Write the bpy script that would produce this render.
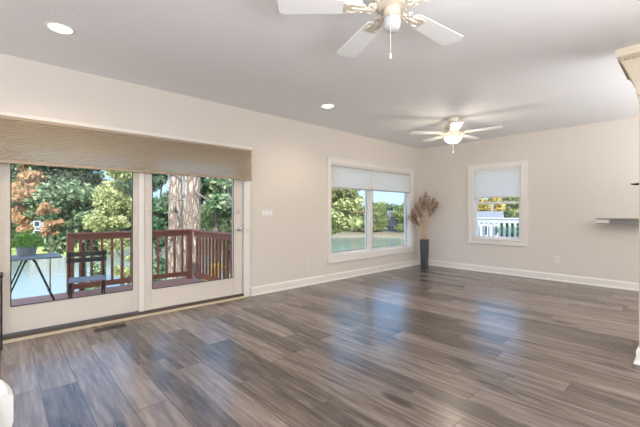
import bpy, bmesh, math, random
import numpy as np
from mathutils import Vector, Matrix

for o in list(bpy.data.objects):
    bpy.data.objects.remove(o)
sc = bpy.context.scene
COL = sc.collection
PI = math.pi

# ---------------------------------------------------------------- camera
TH = math.radians(47.37)
CAM = Vector((4.461, 0.0, 1.24))
cd = bpy.data.cameras.new('camera')
cd.sensor_width = 36; cd.lens = 36 * 347 / 640; cd.shift_y = -1.5 / 640
cd.clip_start = 0.05; cd.clip_end = 600
cam = bpy.data.objects.new('camera', cd); COL.objects.link(cam)
cam.location = CAM; cam.rotation_euler = (PI / 2, 0, TH)
sc.camera = cam

# ---------------------------------------------------------------- light
sc.view_settings.view_transform = 'Standard'
sc.view_settings.look = 'None'
sc.view_settings.gamma = 1
sc.view_settings.exposure = 0.18
sc.view_settings.use_curve_mapping = False
sc.cycles.use_denoising = True
sc.cycles.max_bounces = 10
sc.cycles.diffuse_bounces = 5
sc.cycles.transparent_max_bounces = 16
sc.cycles.sample_clamp_indirect = 6

w = bpy.data.worlds.new('sky'); sc.world = w; w.use_nodes = True
wn = w.node_tree.nodes; wl = w.node_tree.links
sky = wn.new('ShaderNodeTexSky')
sky.sky_type = 'NISHITA'; sky.sun_disc = False
sky.sun_elevation = math.radians(38); sky.sun_rotation = math.radians(150)
sky.altitude = 0; sky.air_density = 1.0; sky.dust_density = 0.6; sky.ozone_density = 1.5
wtc = wn.new('ShaderNodeTexCoord'); wsx = wn.new('ShaderNodeSeparateXYZ'); wmr = wn.new('ShaderNodeMapRange'); wsc = wn.new('ShaderNodeVectorMath')
wsc.operation = 'MULTIPLY'; wl.new(wtc.outputs['Generated'], wsx.inputs[0]); wl.new(wsx.outputs[2], wmr.inputs[0])
wmr.inputs[1].default_value = .05; wmr.inputs[2].default_value = .45; wmr.inputs[3].default_value = .0; wmr.inputs[4].default_value = 1.0
wcl = wn.new('ShaderNodeMix'); wcl.data_type = 'RGBA'; wcl.inputs[6].default_value = (.35, .42, .64, 1); wcl.inputs[7].default_value = (2.0, 1.98, 1.92, 1)
wl.new(wmr.outputs[0], wcl.inputs[0])            # sky tinted blue low down; overhead brightness added to lift daylight indoors
wl.new(sky.outputs[0], wsc.inputs[0]); wl.new(wcl.outputs[2], wsc.inputs[1]); wl.new(wsc.outputs[0], wn['Background'].inputs[0])
wn['Background'].inputs[1].default_value = 0.30

sd = bpy.data.lights.new('sun', 'SUN'); sd.energy = 6.5; sd.angle = math.radians(0.6); sd.color = (1, .93, .82)
sun = bpy.data.objects.new('sun', sd); COL.objects.link(sun)
sun.rotation_euler = Vector((-0.75, 0.36, -0.56)).to_track_quat('-Z', 'Y').to_euler()


def area(name, loc, direction, sx, sy, e, col):
    d = bpy.data.lights.new(name, 'AREA'); d.shape = 'RECTANGLE'; d.size = sx; d.size_y = sy
    d.energy = e; d.color = col
    o = bpy.data.objects.new(name, d); COL.objects.link(o); o.location = loc
    o.rotation_euler = Vector(direction).to_track_quat('-Z', 'Z').to_euler()
    return o


area('overhead_fill', (5.2, -2.0, 2.66), (0, 0, -1), 2.4, 1.6, 40, (1, .95, .88))  # added soft fill behind the camera; no fixture is modelled
area('ceiling_fill_near', (5.4, .9, 1.35), (0, 0, 1), 1.8, 1.8, 150, (.95, .97, 1))  # unseen upward fill, added to brighten the ceiling
area('ceiling_fill_far', (6.1, 5.2, 1.35), (0, 0, 1), 1.5, 2.4, 140, (.93, .96, 1))  # second added upward fill, out of view, evens out the far ceiling
area('right_wall_fill', (6.93, -2.2, 1.45), (-1, .35, -.05), 2.2, 1.5, 45, (.80, .90, 1.0))  # added cool fill at the right wall, which has no opening
area('rear_wall_fill', (3.2, -3.93, 1.45), (0, 1, 0), 3.2, 1.7, 115, (.90, .94, 1.0))  # added fill in front of the solid rear wall, lights the back wall


# ---------------------------------------------------------------- helpers
def link(o, parent=None):
    COL.objects.link(o)
    if parent is not None:
        o.parent = parent
        # geometry is written in the parent's local space
    return o


def obj(name, bm, mat, parent=None, smooth=False):
    me = bpy.data.meshes.new(name)
    if isinstance(bm, tuple):
        me.from_pydata(bm[0], [], bm[1])
    else:
        bm.normal_update(); bm.to_mesh(me); bm.free()
    for m in (mat if isinstance(mat, (list, tuple)) else [mat]):
        me.materials.append(m)
    if smooth:
        me.polygons.foreach_set('use_smooth', [True] * len(me.polygons))
        try:
            me.set_sharp_from_angle(angle=math.radians(40))
        except Exception:
            pass
    return link(bpy.data.objects.new(name, me), parent)


def thing(name, label, cat, loc=(0, 0, 0), rz=0, group=None):
    o = bpy.data.objects.new(name, None); COL.objects.link(o)
    o.empty_display_size = .1
    o.location = loc; o.rotation_euler = (0, 0, rz)
    o['label'] = label; o['category'] = cat
    if group: o['group'] = group
    return o


def tag(o, label, cat, group=None, kind=None):
    o['label'] = label; o['category'] = cat
    if group: o['group'] = group
    if kind: o['kind'] = kind
    return o


def struct(o):
    o['kind'] = 'structure'; return o


def struct_empty(name, loc=(0, 0, 0)):
    o = bpy.data.objects.new(name, None); COL.objects.link(o); o.location = loc
    o.empty_display_size = .1
    o['kind'] = 'structure'; return o


def dup(root, loc=None, rz=None, label=None, group=None, scale=None):
    r = root.copy(); COL.objects.link(r)
    if loc is not None: r.location = loc
    if rz is not None: r.rotation_euler = (0, 0, rz)
    if scale is not None: r.scale = scale
    if label: r['label'] = label
    if group: r['group'] = group
    for ch in [c for c in root.children]:
        c = ch.copy(); COL.objects.link(c); c.parent = r
        for g in [q for q in ch.children]:
            d = g.copy(); COL.objects.link(d); d.parent = c
    return r


def NB(): return bmesh.new()


def box(bm, x0, x1, y0, y1, z0, z1, bev=0, M=None):
    r = bmesh.ops.create_cube(bm, size=1)
    vs = r['verts']
    for v in vs:
        v.co = Vector((x0 + (v.co.x + .5) * (x1 - x0), y0 + (v.co.y + .5) * (y1 - y0), z0 + (v.co.z + .5) * (z1 - z0)))
    if bev:
        es = list({e for v in vs for e in v.link_edges})
        rr = bmesh.ops.bevel(bm, geom=es, offset=bev, segments=2, affect='EDGES', profile=.5)
        vs = list({v for f in rr['faces'] for v in f.verts} | {v for v in vs if v.is_valid})
    if M is not None:
        for v in vs: v.co = M @ v.co
    return vs


def bar(bm, a, b, wx, wy, up=(0, 0, 1)):
    """rectangular bar from a to b"""
    a = Vector(a); b = Vector(b); d = (b - a); L = d.length; d.normalize()
    up = Vector(up)
    if abs(d.dot(up)) > .99: up = Vector((1, 0, 0))
    s = d.cross(up).normalized(); t = s.cross(d)
    M = Matrix((s, t, d)).transposed().to_4x4(); M.translation = a
    return box(bm, -wx / 2, wx / 2, -wy / 2, wy / 2, 0, L, M=M)


def tube(bm, pts, rad, n=10, cap=True):
    pts = [Vector(p) for p in pts]
    rr = rad if isinstance(rad, (list, tuple)) else [rad] * len(pts)
    rings = []
    ref = Vector((0, 0, 1)) if abs((pts[-1] - pts[0]).normalized().z) < .9 else Vector((1, 0, 0))
    for i, p in enumerate(pts):
        d = (pts[min(i + 1, len(pts) - 1)] - pts[max(i - 1, 0)]).normalized()
        s = d.cross(ref).normalized(); t = s.cross(d)
        rings.append([bm.verts.new(p + (s * math.cos(2 * PI * k / n) + t * math.sin(2 * PI * k / n)) * rr[i]) for k in range(n)])
    for i in range(len(rings) - 1):
        for k in range(n):
            bm.faces.new((rings[i][k], rings[i][(k + 1) % n], rings[i + 1][(k + 1) % n], rings[i + 1][k]))
    if cap:
        bm.faces.new(rings[0][::-1]); bm.faces.new(rings[-1])
    return rings


def lathe(bm, prof, n=32, c=(0, 0, 0), M=None):
    """prof list of (r,z); closed at ends where r == 0"""
    rings = []
    c = Vector(c)
    for r, z in prof:
        if r <= 1e-5:
            rings.append([bm.verts.new(c + Vector((0, 0, z)))])
        else:
            rings.append([bm.verts.new(c + Vector((r * math.cos(2 * PI * k / n), r * math.sin(2 * PI * k / n), z))) for k in range(n)])
    for a, b in zip(rings, rings[1:]):
        for k in range(n):
            va = [a[k % len(a)], a[(k + 1) % len(a)]] if len(a) > 1 else [a[0]]
            vb = [b[(k + 1) % len(b)], b[k % len(b)]] if len(b) > 1 else [b[0]]
            try: bm.faces.new(va + vb)
            except ValueError: pass
    if M is not None:
        for rg in rings:
            for v in rg: v.co = M @ v.co


def prism(bm, pts, z0, z1, M=None):
    a = [bm.verts.new((x, y, z0)) for x, y in pts]; b = [bm.verts.new((x, y, z1)) for x, y in pts]
    bm.faces.new(a[::-1]); bm.faces.new(b)
    n = len(pts)
    for i in range(n): bm.faces.new((a[i], a[(i + 1) % n], b[(i + 1) % n], b[i]))
    if M is not None:
        for v in a + b: v.co = M @ v.co


def extrude_profile(bm, prof, a, b, nrm):
    """profile (out, z) swept from a to b; nrm is the outward unit vector"""
    a = Vector(a); b = Vector(b); nrm = Vector(nrm)
    A = [bm.verts.new(a + nrm * o + Vector((0, 0, z))) for o, z in prof]
    B = [bm.verts.new(b + nrm * o + Vector((0, 0, z))) for o, z in prof]
    bm.faces.new(A); bm.faces.new(B[::-1])
    n = len(prof)
    for i in range(n): bm.faces.new((A[i], B[i], B[(i + 1) % n], A[(i + 1) % n]))
    bmesh.ops.recalc_face_normals(bm, faces=bm.faces)


# ---------------------------------------------------------------- materials
def newmat(name):
    m = bpy.data.materials.new(name); m.use_nodes = True
    nt = m.node_tree
    return m, nt, nt.nodes, nt.links, nt.nodes['Principled BSDF']


def simple(name, col, rough=.5, metal=0, noise=.04, scale=20, bump=0, bscale=60, emit=None, trans=0):
    m, nt, N, L, P = newmat(name)
    P.inputs['Roughness'].default_value = rough; P.inputs['Metallic'].default_value = metal
    tc = N.new('ShaderNodeTexCoord')
    nz = N.new('ShaderNodeTexNoise'); nz.inputs['Scale'].default_value = scale; nz.inputs['Detail'].default_value = 4
    L.new(tc.outputs['Object'], nz.inputs['Vector'])
    cr = N.new('ShaderNodeMix'); cr.data_type = 'RGBA'
    cr.inputs[6].default_value = tuple(max(0, c * (1 - noise)) for c in col) + (1,)
    cr.inputs[7].default_value = tuple(min(1, c * (1 + noise)) for c in col) + (1,)
    L.new(nz.outputs[0], cr.inputs[0]); L.new(cr.outputs[2], P.inputs['Base Color'])
    if bump:
        b = N.new('ShaderNodeTexNoise'); b.inputs['Scale'].default_value = bscale; b.inputs['Detail'].default_value = 3
        L.new(tc.outputs['Object'], b.inputs['Vector'])
        bp = N.new('ShaderNodeBump'); bp.inputs['Strength'].default_value = bump; bp.inputs['Distance'].default_value = .01
        L.new(b.outputs[0], bp.inputs['Height']); L.new(bp.outputs[0], P.inputs['Normal'])
    if emit:
        P.inputs['Emission Color'].default_value = emit[0] + (1,); P.inputs['Emission Strength'].default_value = emit[1]
    return m


WALL = simple('wall_paint', (.71, .66, .60), .75, noise=.01, scale=3, bump=.03, bscale=180)
CEIL = simple('ceiling_paint', (.82, .82, .83), .85, noise=.015, scale=2, bump=.22, bscale=42)
TRIM = simple('trim_white', (.80, .765, .72), .38, noise=.01)
DOORP = simple('door_paint', (.70, .645, .58), .45, noise=.01)
VINYL = simple('window_vinyl', (.80, .80, .79), .35, noise=.01)
GASKET = simple('dark_gasket', (.06, .055, .05), .6)
THRESH = simple('dark_bronze_sill', (.085, .07, .06), .5)
METALB = simple('black_iron', (.02, .02, .022), .45, metal=.3)
SILVER = simple('satin_nickel', (.62, .60, .57), .28, metal=1)
BRASSY = simple('antique_white_metal', (.74, .66, .55), .35, metal=.15, noise=.08, scale=40)
FANW = simple('fan_white', (.90, .90, .90), .4, noise=.01)
REDWOOD = simple('red_stained_wood', (.27, .09, .05), .55, noise=.25, scale=14, bump=.1)
PLATE = simple('plate_white', (.74, .71, .68), .4, noise=.01)
CREAM = simple('cream_wall_unit', (.62, .48, .34), .5, noise=.02)
WHITEC = simple('white_chair_shell', (.82, .82, .80), .3, noise=.01)
GREYW = simple('grey_weathered_top', (.22, .24, .26), .45, noise=.2, scale=30)
ZINC = simple('zinc_planter', (.42, .43, .45), .45, metal=.4, noise=.2, scale=50)
VASE = simple('dark_glazed_vase', (.055, .055, .06), .22, noise=.3, scale=8)
SHELFG = simple('grey_shelf', (.30, .29, .28), .45)
SOIL = simple('potting_soil', (.05, .035, .02), .9, noise=.4)


def floor_mat():
    m, nt, N, L, P = newmat('vinyl_plank_floor')

    def M(op, a, b=None, c=None):
        n = N.new('ShaderNodeMath'); n.operation = op
        for i, v in enumerate((a, b, c)):
            if v is None: continue
            if isinstance(v, (int, float)): n.inputs[i].default_value = v
            else: L.new(v, n.inputs[i])
        return n.outputs[0]
    tc = N.new('ShaderNodeTexCoord'); sp = N.new('ShaderNodeSeparateXYZ'); L.new(tc.outputs['Object'], sp.inputs[0])
    X, Y = sp.outputs[0], sp.outputs[1]
    W, LN = .205, 1.45
    row = M('FLOOR', M('DIVIDE', Y, W))
    wr = N.new('ShaderNodeTexWhiteNoise'); wr.noise_dimensions = '1D'; L.new(row, wr.inputs['W'])
    xs = M('ADD', M('DIVIDE', X, LN), M('MULTIPLY', wr.outputs['Value'], 7.0))
    colm = M('FLOOR', xs)
    cb = N.new('ShaderNodeCombineXYZ'); L.new(row, cb.inputs[0]); L.new(colm, cb.inputs[1])
    wp = N.new('ShaderNodeTexWhiteNoise'); wp.noise_dimensions = '3D'; L.new(cb.outputs[0], wp.inputs['Vector'])
    rnd = wp.outputs['Value']
    # grain space, stretched along the plank, shifted per plank
    gv = N.new('ShaderNodeCombineXYZ')
    L.new(M('ADD', M('MULTIPLY', X, 1.0), M('MULTIPLY', rnd, 53.0)), gv.inputs[0])
    L.new(M('MULTIPLY', Y, 12.0), gv.inputs[1]); L.new(M('MULTIPLY', rnd, 31.0), gv.inputs[2])
    g1 = N.new('ShaderNodeTexNoise'); g1.inputs['Scale'].default_value = 3.2; g1.inputs['Detail'].default_value = 8
    g1.inputs['Roughness'].default_value = .60; g1.inputs['Distortion'].default_value = .35; L.new(gv.outputs[0], g1.inputs['Vector'])
    g2 = N.new('ShaderNodeTexNoise'); g2.inputs['Scale'].default_value = 1.1; g2.inputs['Detail'].default_value = 3
    g2.inputs['Distortion'].default_value = 1.2
    L.new(gv.outputs[0], g2.inputs['Vector'])
    # knots
    kv = N.new('ShaderNodeCombineXYZ')
    L.new(M('ADD', M('MULTIPLY', X, 1.9), M('MULTIPLY', rnd, 17.0)), kv.inputs[0]); L.new(M('MULTIPLY', Y, 5.5), kv.inputs[1])
    vo = N.new('ShaderNodeTexVoronoi'); vo.inputs['Scale'].default_value = 1.0; L.new(kv.outputs[0], vo.inputs['Vector'])
    kn = N.new('ShaderNodeMapRange'); kn.inputs[1].default_value = .04; kn.inputs[2].default_value = .30
    kn.inputs[3].default_value = 1; kn.inputs[4].default_value = 0; L.new(vo.outputs['Distance'], kn.inputs[0])
    wk = N.new('ShaderNodeTexWhiteNoise'); wk.noise_dimensions = '3D'; L.new(vo.outputs['Position'], wk.inputs['Vector'])
    kmask = M('MULTIPLY', kn.outputs[0], M('GREATER_THAN', wk.outputs['Value'], .45))
    kmask = M('MULTIPLY', kmask, M('GREATER_THAN', g1.outputs[0], .44))
    v = M('ADD', M('MULTIPLY', M('SUBTRACT', g1.outputs[0], .5), 1.0), M('MULTIPLY', M('SUBTRACT', g2.outputs[0], .5), .8))
    v = M('ADD', v, M('MULTIPLY', M('SUBTRACT', rnd, .5), .50))
    v = M('ADD', v, .40)
    v = M('SUBTRACT', v, M('MULTIPLY', kmask, .6))
    ramp = N.new('ShaderNodeValToRGB'); e = ramp.color_ramp.elements
    e[0].position = 0; e[0].color = (.050, .038, .032, 1)
    e[1].position = 1; e[1].color = (.40, .345, .305, 1)
    for p, c in ((.25, (.115, .088, .073, 1)), (.5, (.205, .158, .134, 1)), (.75, (.29, .236, .206, 1))):
        q = e.new(p); q.color = c
    L.new(v, ramp.inputs[0])
    # joints
    fy = M('FRACT', M('DIVIDE', Y, W)); fx = M('FRACT', xs)
    dy = M('MULTIPLY', M('MINIMUM', fy, M('SUBTRACT', 1.0, fy)), W); dx = M('MULTIPLY', M('MINIMUM', fx, M('SUBTRACT', 1.0, fx)), LN)
    d = M('MINIMUM', dx, dy)
    jt = N.new('ShaderNodeMapRange'); jt.inputs[1].default_value = .0008; jt.inputs[2].default_value = .003
    L.new(d, jt.inputs[0])
    mx = N.new('ShaderNodeMix'); mx.data_type = 'RGBA'; L.new(jt.outputs[0], mx.inputs[0])
    mx.inputs[6].default_value = (.05, .04, .035, 1); L.new(ramp.outputs[0], mx.inputs[7])
    L.new(mx.outputs[2], P.inputs['Base Color'])
    ro = N.new('ShaderNodeMapRange'); ro.inputs[3].default_value = .30; ro.inputs[4].default_value = .20
    L.new(g1.outputs[0], ro.inputs[0]); L.new(ro.outputs[0], P.inputs['Roughness'])
    P.inputs['Specular IOR Level'].default_value = .6
    bp = N.new('ShaderNodeBump'); bp.inputs['Strength'].default_value = .10; bp.inputs['Distance'].default_value = .004
    L.new(M('ADD', M('MULTIPLY', g1.outputs[0], .5), jt.outputs[0]), bp.inputs['Height']); L.new(bp.outputs[0], P.inputs['Normal'])
    return m


def glass_mat():
    m, nt, N, L, P = newmat('window_glass'); N.remove(P)
    tr = N.new('ShaderNodeBsdfTransparent'); tr.inputs[0].default_value = (.96, .98, .97, 1)
    gl = N.new('ShaderNodeBsdfGlossy'); gl.inputs['Roughness'].default_value = .02
    fr = N.new('ShaderNodeFresnel'); gg = N.new('ShaderNodeNewGeometry'); ir = N.new('ShaderNodeMapRange')
    ir.inputs[3].default_value = 1.45; ir.inputs[4].default_value = 1 / 1.45   # both faces of the thin pane behave alike
    L.new(gg.outputs['Backfacing'], ir.inputs[0]); L.new(ir.outputs[0], fr.inputs[0])
    ml = N.new('ShaderNodeMath'); ml.operation = 'MULTIPLY'; ml.inputs[1].default_value = .6
    mx = N.new('ShaderNodeMixShader')
    L.new(fr.outputs[0], ml.inputs[0]); L.new(ml.outputs[0], mx.inputs[0]); L.new(tr.outputs[0], mx.inputs[1]); L.new(gl.outputs[0], mx.inputs[2])
    L.new(mx.outputs[0], N['Material Output'].inputs[0])
    return m


def fabric_mat(name, col, trans, tcol):
    m, nt, N, L, P = newmat(name)
    P.inputs['Base Color'].default_value = col + (1,); P.inputs['Roughness'].default_value = .9
    tl = N.new('ShaderNodeBsdfTranslucent'); tl.inputs[0].default_value = tcol + (1,)
    mx = N.new('ShaderNodeMixShader'); mx.inputs[0].default_value = trans
    tc = N.new('ShaderNodeTexCoord'); nz = N.new('ShaderNodeTexNoise'); nz.inputs['Scale'].default_value = 300
    L.new(tc.outputs['Object'], nz.inputs['Vector'])
    bp = N.new('ShaderNodeBump'); bp.inputs['Strength'].default_value = .1; bp.inputs['Distance'].default_value = .002
    L.new(nz.outputs[0], bp.inputs['Height']); L.new(bp.outputs[0], P.inputs['Normal'])
    L.new(P.outputs[0], mx.inputs[1]); L.new(tl.outputs[0], mx.inputs[2]); L.new(mx.outputs[0], N['Material Output'].inputs[0])
    return m


def leaf_mat(name, cols, trans=.35, lump=None):
    m, nt, N, L, P = newmat(name)
    geo = N.new('ShaderNodeNewGeometry')
    ramp = N.new('ShaderNodeValToRGB'); e = ramp.color_ramp.elements
    e[0].color = cols[0] + (1,); e[1].color = cols[-1] + (1,)
    for i, c in enumerate(cols[1:-1]):
        q = e.new((i + 1) / (len(cols) - 1)); q.color = c + (1,)
    L.new(geo.outputs['Random Per Island'], ramp.inputs[0])
    L.new(ramp.outputs[0], P.inputs['Base Color']); P.inputs['Roughness'].default_value = .6
    P.inputs['Specular IOR Level'].default_value = .3
    tl = N.new('ShaderNodeBsdfTranslucent'); L.new(ramp.outputs[0], tl.inputs[0])
    mx = N.new('ShaderNodeMixShader'); mx.inputs[0].default_value = trans
    L.new(P.outputs[0], mx.inputs[1]); L.new(tl.outputs[0], mx.inputs[2]); L.new(mx.outputs[0], N['Material Output'].inputs[0])
    return m


def bark_mat(name, c0, c1, sc_=1.0):
    m, nt, N, L, P = newmat(name)
    tc = N.new('ShaderNodeTexCoord'); mp = N.new('ShaderNodeMapping'); mp.inputs['Scale'].default_value = (7 * sc_, 7 * sc_, 1.6 * sc_)
    L.new(tc.outputs['Object'], mp.inputs[0])
    vo = N.new('ShaderNodeTexVoronoi'); vo.feature = 'DISTANCE_TO_EDGE'; vo.inputs['Scale'].default_value = 1.5
    nz = N.new('ShaderNodeTexNoise'); nz.inputs['Scale'].default_value = 2.5; nz.inputs['Detail'].default_value = 6
    L.new(mp.outputs[0], nz.inputs['Vector'])
    ad = N.new('ShaderNodeVectorMath'); ad.operation = 'ADD'; L.new(mp.outputs[0], ad.inputs[0]); L.new(nz.outputs['Color'], ad.inputs[1])
    L.new(ad.outputs[0], vo.inputs['Vector'])
    mr = N.new('ShaderNodeMapRange'); mr.inputs[2].default_value = .25; L.new(vo.outputs[0], mr.inputs[0])
    ml = N.new('ShaderNodeMath'); ml.operation = 'MULTIPLY'; L.new(mr.outputs[0], ml.inputs[0]); L.new(nz.outputs[0], ml.inputs[1])
    ramp = N.new('ShaderNodeValToRGB'); ramp.color_ramp.elements[0].color = c0 + (1,); ramp.color_ramp.elements[1].color = c1 + (1,)
    ramp.color_ramp.elements[1].position = .7
    L.new(ml.outputs[0], ramp.inputs[0]); L.new(ramp.outputs[0], P.inputs['Base Color']); P.inputs['Roughness'].default_value = .9
    bp = N.new('ShaderNodeBump'); bp.inputs['Distance'].default_value = .05; L.new(ml.outputs[0], bp.inputs['Height']); L.new(bp.outputs[0], P.inputs['Normal'])
    return m


def water_mat():
    m, nt, N, L, P = newmat('lake_water')
    P.inputs['Base Color'].default_value = (.27, .31, .23, 1); P.inputs['Roughness'].default_value = .12
    P.inputs['IOR'].default_value = 1.33; P.inputs['Specular IOR Level'].default_value = .9
    tc = N.new('ShaderNodeTexCoord'); mp = N.new('ShaderNodeMapping'); mp.inputs['Scale'].default_value = (1.0, 1.0, 1)
    L.new(tc.outputs['Object'], mp.inputs[0])
    nz = N.new('ShaderNodeTexNoise'); nz.inputs['Scale'].default_value = 1.3; nz.inputs['Detail'].default_value = 3
    L.new(mp.outputs[0], nz.inputs['Vector'])
    bp = N.new('ShaderNodeBump'); bp.inputs['Strength'].default_value = .35; bp.inputs['Distance'].default_value = .05
    L.new(nz.outputs[0], bp.inputs['Height']); L.new(bp.outputs[0], P.inputs['Normal'])
    return m


def ground_mat():
    m, nt, N, L, P = newmat('grass_and_leaf_litter')
    tc = N.new('ShaderNodeTexCoord')
    nz = N.new('ShaderNodeTexNoise'); nz.inputs['Scale'].default_value = .35; nz.inputs['Detail'].default_value = 8
    L.new(tc.outputs['Object'], nz.inputs['Vector'])
    ramp = N.new('ShaderNodeValToRGB'); e = ramp.color_ramp.elements
    e[0].position = .35; e[0].color = (.10, .15, .03, 1); e[1].position = .65; e[1].color = (.50, .46, .16, 1)
    q = e.new(.5); q.color = (.30, .34, .07, 1)
    L.new(nz.outputs[0], ramp.inputs[0]); L.new(ramp.outputs[0], P.inputs['Base Color']); P.inputs['Roughness'].default_value = .95
    return m


FLOOR = floor_mat(); GLASS = glass_mat()
SHADE_TAN = fabric_mat('tan_cellular_fabric', (.43, .325, .19), .62, (.97, .96, .94))
SHADE_WHITE = fabric_mat('white_cellular_fabric', (.93, .93, .92), .45, (.97, .98, .98))
DECKM = simple('red_deck_boards', (.40, .19, .14), .6, noise=.2, scale=12)
PINE = bark_mat('pine_bark', (.14, .10, .08), (.58, .47, .39))
BARK = bark_mat('grey_bark', (.06, .05, .04), (.25, .21, .17))
WATER = water_mat(); GROUND = ground_mat()
LIME = leaf_mat('sunlit_lime_leaves', [(.16, .22, .07), (.44, .48, .20), (.68, .66, .38), (.30, .36, .14)])
GREEN = leaf_mat('green_leaves', [(.04, .10, .05), (.13, .24, .12), (.26, .37, .20), (.52, .58, .38)])
DARKG = leaf_mat('evergreen_leaves', [(.05, .13, .08), (.09, .21, .11), (.18, .30, .15)])
PINK = leaf_mat('pinkish_autumn_leaves', [(.50, .26, .17), (.62, .38, .24), (.55, .42, .18), (.42, .22, .16)])
GOLD = leaf_mat('golden_autumn_leaves', [(.45, .36, .10), (.60, .50, .15), (.52, .36, .10), (.30, .30, .08)])
HERB = leaf_mat('potted_herb_leaves', [(.12, .28, .04), (.26, .48, .07), (.42, .62, .13)])
PAMPAS = leaf_mat('dried_plume_fibres', [(.36, .23, .17), (.62, .44, .33), (.88, .72, .58)], trans=.15)
PAMPSTEM = simple('dried_stems', (.70, .54, .37), .8, noise=.15)

# ---------------------------------------------------------------- room shell
LY = 7.361; H = 2.74; X1 = 7.0; Y0 = -4.0; WT = .16
bm = NB(); box(bm, 0, X1, Y0, LY, -.12, 0)
struct(obj('floor', bm, FLOOR))
bm = NB(); box(bm, -WT, X1 + WT, Y0 - WT, LY + WT, H, H + .35)
struct(obj('ceiling', bm, CEIL))


def wall_x(name, x0, x1, ya, yb, openings):
    bm = NB(); y = ya
    for (a, b, z0, z1) in sorted(openings):
        box(bm, x0, x1, y, a, -.12, H)
        if z0 > 0.001: box(bm, x0, x1, a, b, -.12, z0)
        else: box(bm, x0, x1, a, b, -.12, -.03)
        box(bm, x0, x1, a, b, z1, H)
        y = b
    box(bm, x0, x1, y, yb, -.12, H)
    return struct(obj(name, bm, WALL))


def wall_y(name, y0, y1, xa, xb, openings):
    bm = NB(); x = xa
    for (a, b, z0, z1) in sorted(openings):
        box(bm, x, a, y0, y1, -.12, H)
        if z0 > 0.001: box(bm, a, b, y0, y1, -.12, z0)
        box(bm, a, b, y0, y1, z1, H)
        x = b
    box(bm, x, xb, y0, y1, -.12, H)
    return struct(obj(name, bm, WALL))


wall_x('wall_left', -WT, 0, Y0 - WT, LY + WT, [(-.06, 2.63, 0, 2.09), (4.37, 6.92, .43, 2.12)])
wall_y('wall_back', LY, LY + WT, 0, X1, [(1.25, 2.18, .68, 2.14)])
wall_x('wall_right', X1, X1 + WT, Y0 - WT, LY + WT, [])
wall_y('wall_rear', Y0 - WT, Y0, 0, X1, [])

BBP = [(0, 0), (.030, 0), (.030, .012), (.026, .022), (.016, .026), (.016, .105), (.010, .120), (.006, .128), (0, .130)]
bm = NB()
extrude_profile(bm, BBP, (0, 2.715, 0), (0, LY, 0), (1, 0, 0))
struct(obj('baseboard_left', bm, TRIM))
bm = NB(); extrude_profile(bm, BBP, (0, LY, 0), (4.6, LY, 0), (0, -1, 0)); struct(obj('baseboard_back', bm, TRIM))
bm = NB(); extrude_profile(bm, BBP, (0, Y0, 0), (0, -.16, 0), (1, 0, 0)); struct(obj('baseboard_front', bm, TRIM))

# door casing (trim_1) and the light strip in front of the threshold (trim_2)
bm = NB()
box(bm, .0, .020, 2.60, 2.70, 0, 2.17, bev=.004); box(bm, 0, .020, -.14, -.04, 0, 2.17, bev=.004)
box(bm, .0, .055, -.16, 2.72, 2.145, 2.185, bev=.004)
struct(obj('trim_1', bm, TRIM))
bm = NB(); box(bm, .0, .055, -.04, 2.60, 0, .022, bev=.006)
struct(obj('trim_2', bm, simple('tan_floor_strip', (.62, .52, .38), .5)))

# patio door: fixed panel left, working panel right
def panel(root, x0, x1, y0, y1, z0, z1, gy0, gy1, gz0, gz1, mat):
    bm = NB()
    box(bm, x0, x1, y0, gy0, z0, z1, bev=.003); box(bm, x0, x1, gy1, y1, z0, z1, bev=.003)
    box(bm, x0, x1, gy0, gy1, z0, gz0, bev=.003); box(bm, x0, x1, gy0, gy1, gz1, z1, bev=.003)
    obj('panel_frame', bm, mat, root)
    bm = NB(); g = .008; xx = x1 - .004
    box(bm, xx, x1 + .006, gy0, gy0 + g, gz0, gz1); box(bm, xx, x1 + .006, gy1 - g, gy1, gz0, gz1)
    box(bm, xx, x1 + .006, gy0, gy1, gz0, gz0 + g); box(bm, xx, x1 + .006, gy0, gy1, gz1 - g, gz1)
    obj('glazing_bead', bm, GASKET if mat is DOORP else VINYL, root)
    bm = NB(); xm = (x0 + x1) / 2; box(bm, xm - .003, xm + .003, gy0, gy1, gz0, gz1)
    obj('glass', bm, GLASS, root)


jamb = struct_empty('trim_3')
bm = NB(); box(bm, -WT, 0, -.06, -.03, 0, 2.09); box(bm, -WT, 0, 2.60, 2.63, 0, 2.09); box(bm, -WT, 0, -.03, 2.60, 2.06, 2.09)
obj('door_jamb', bm, TRIM, jamb)
bm = NB(); box(bm, -WT - .02, -.002, -.03, 2.60, -.03, .035); box(bm, -.035, -.002, -.03, 2.60, .035, .055)
obj('threshold', bm, THRESH, jamb)
d1 = struct_empty('door_1', (-.08, .6, 0))
panel(d1, -.022, .022, -.6 - .03, -.6 + 1.245, .06, 2.055, .07 - .6, 1.15 - .6, .315, 1.93, DOORP)
d2 = struct_empty('door_2', (-.035, 1.9, 0))
panel(d2, -.022, .022, 1.235 - 1.9, 2.585 - 1.9, .058, 2.055, 1.352 - 1.9, 2.44 - 1.9, .302, 1.93, DOORP)
# astragal strip between the two panels
bm = NB(); box(bm, .022, .034, 1.205 - 1.9, 1.262 - 1.9, .058, 2.055, bev=.003); obj('astragal', bm, TRIM, d2)
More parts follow.
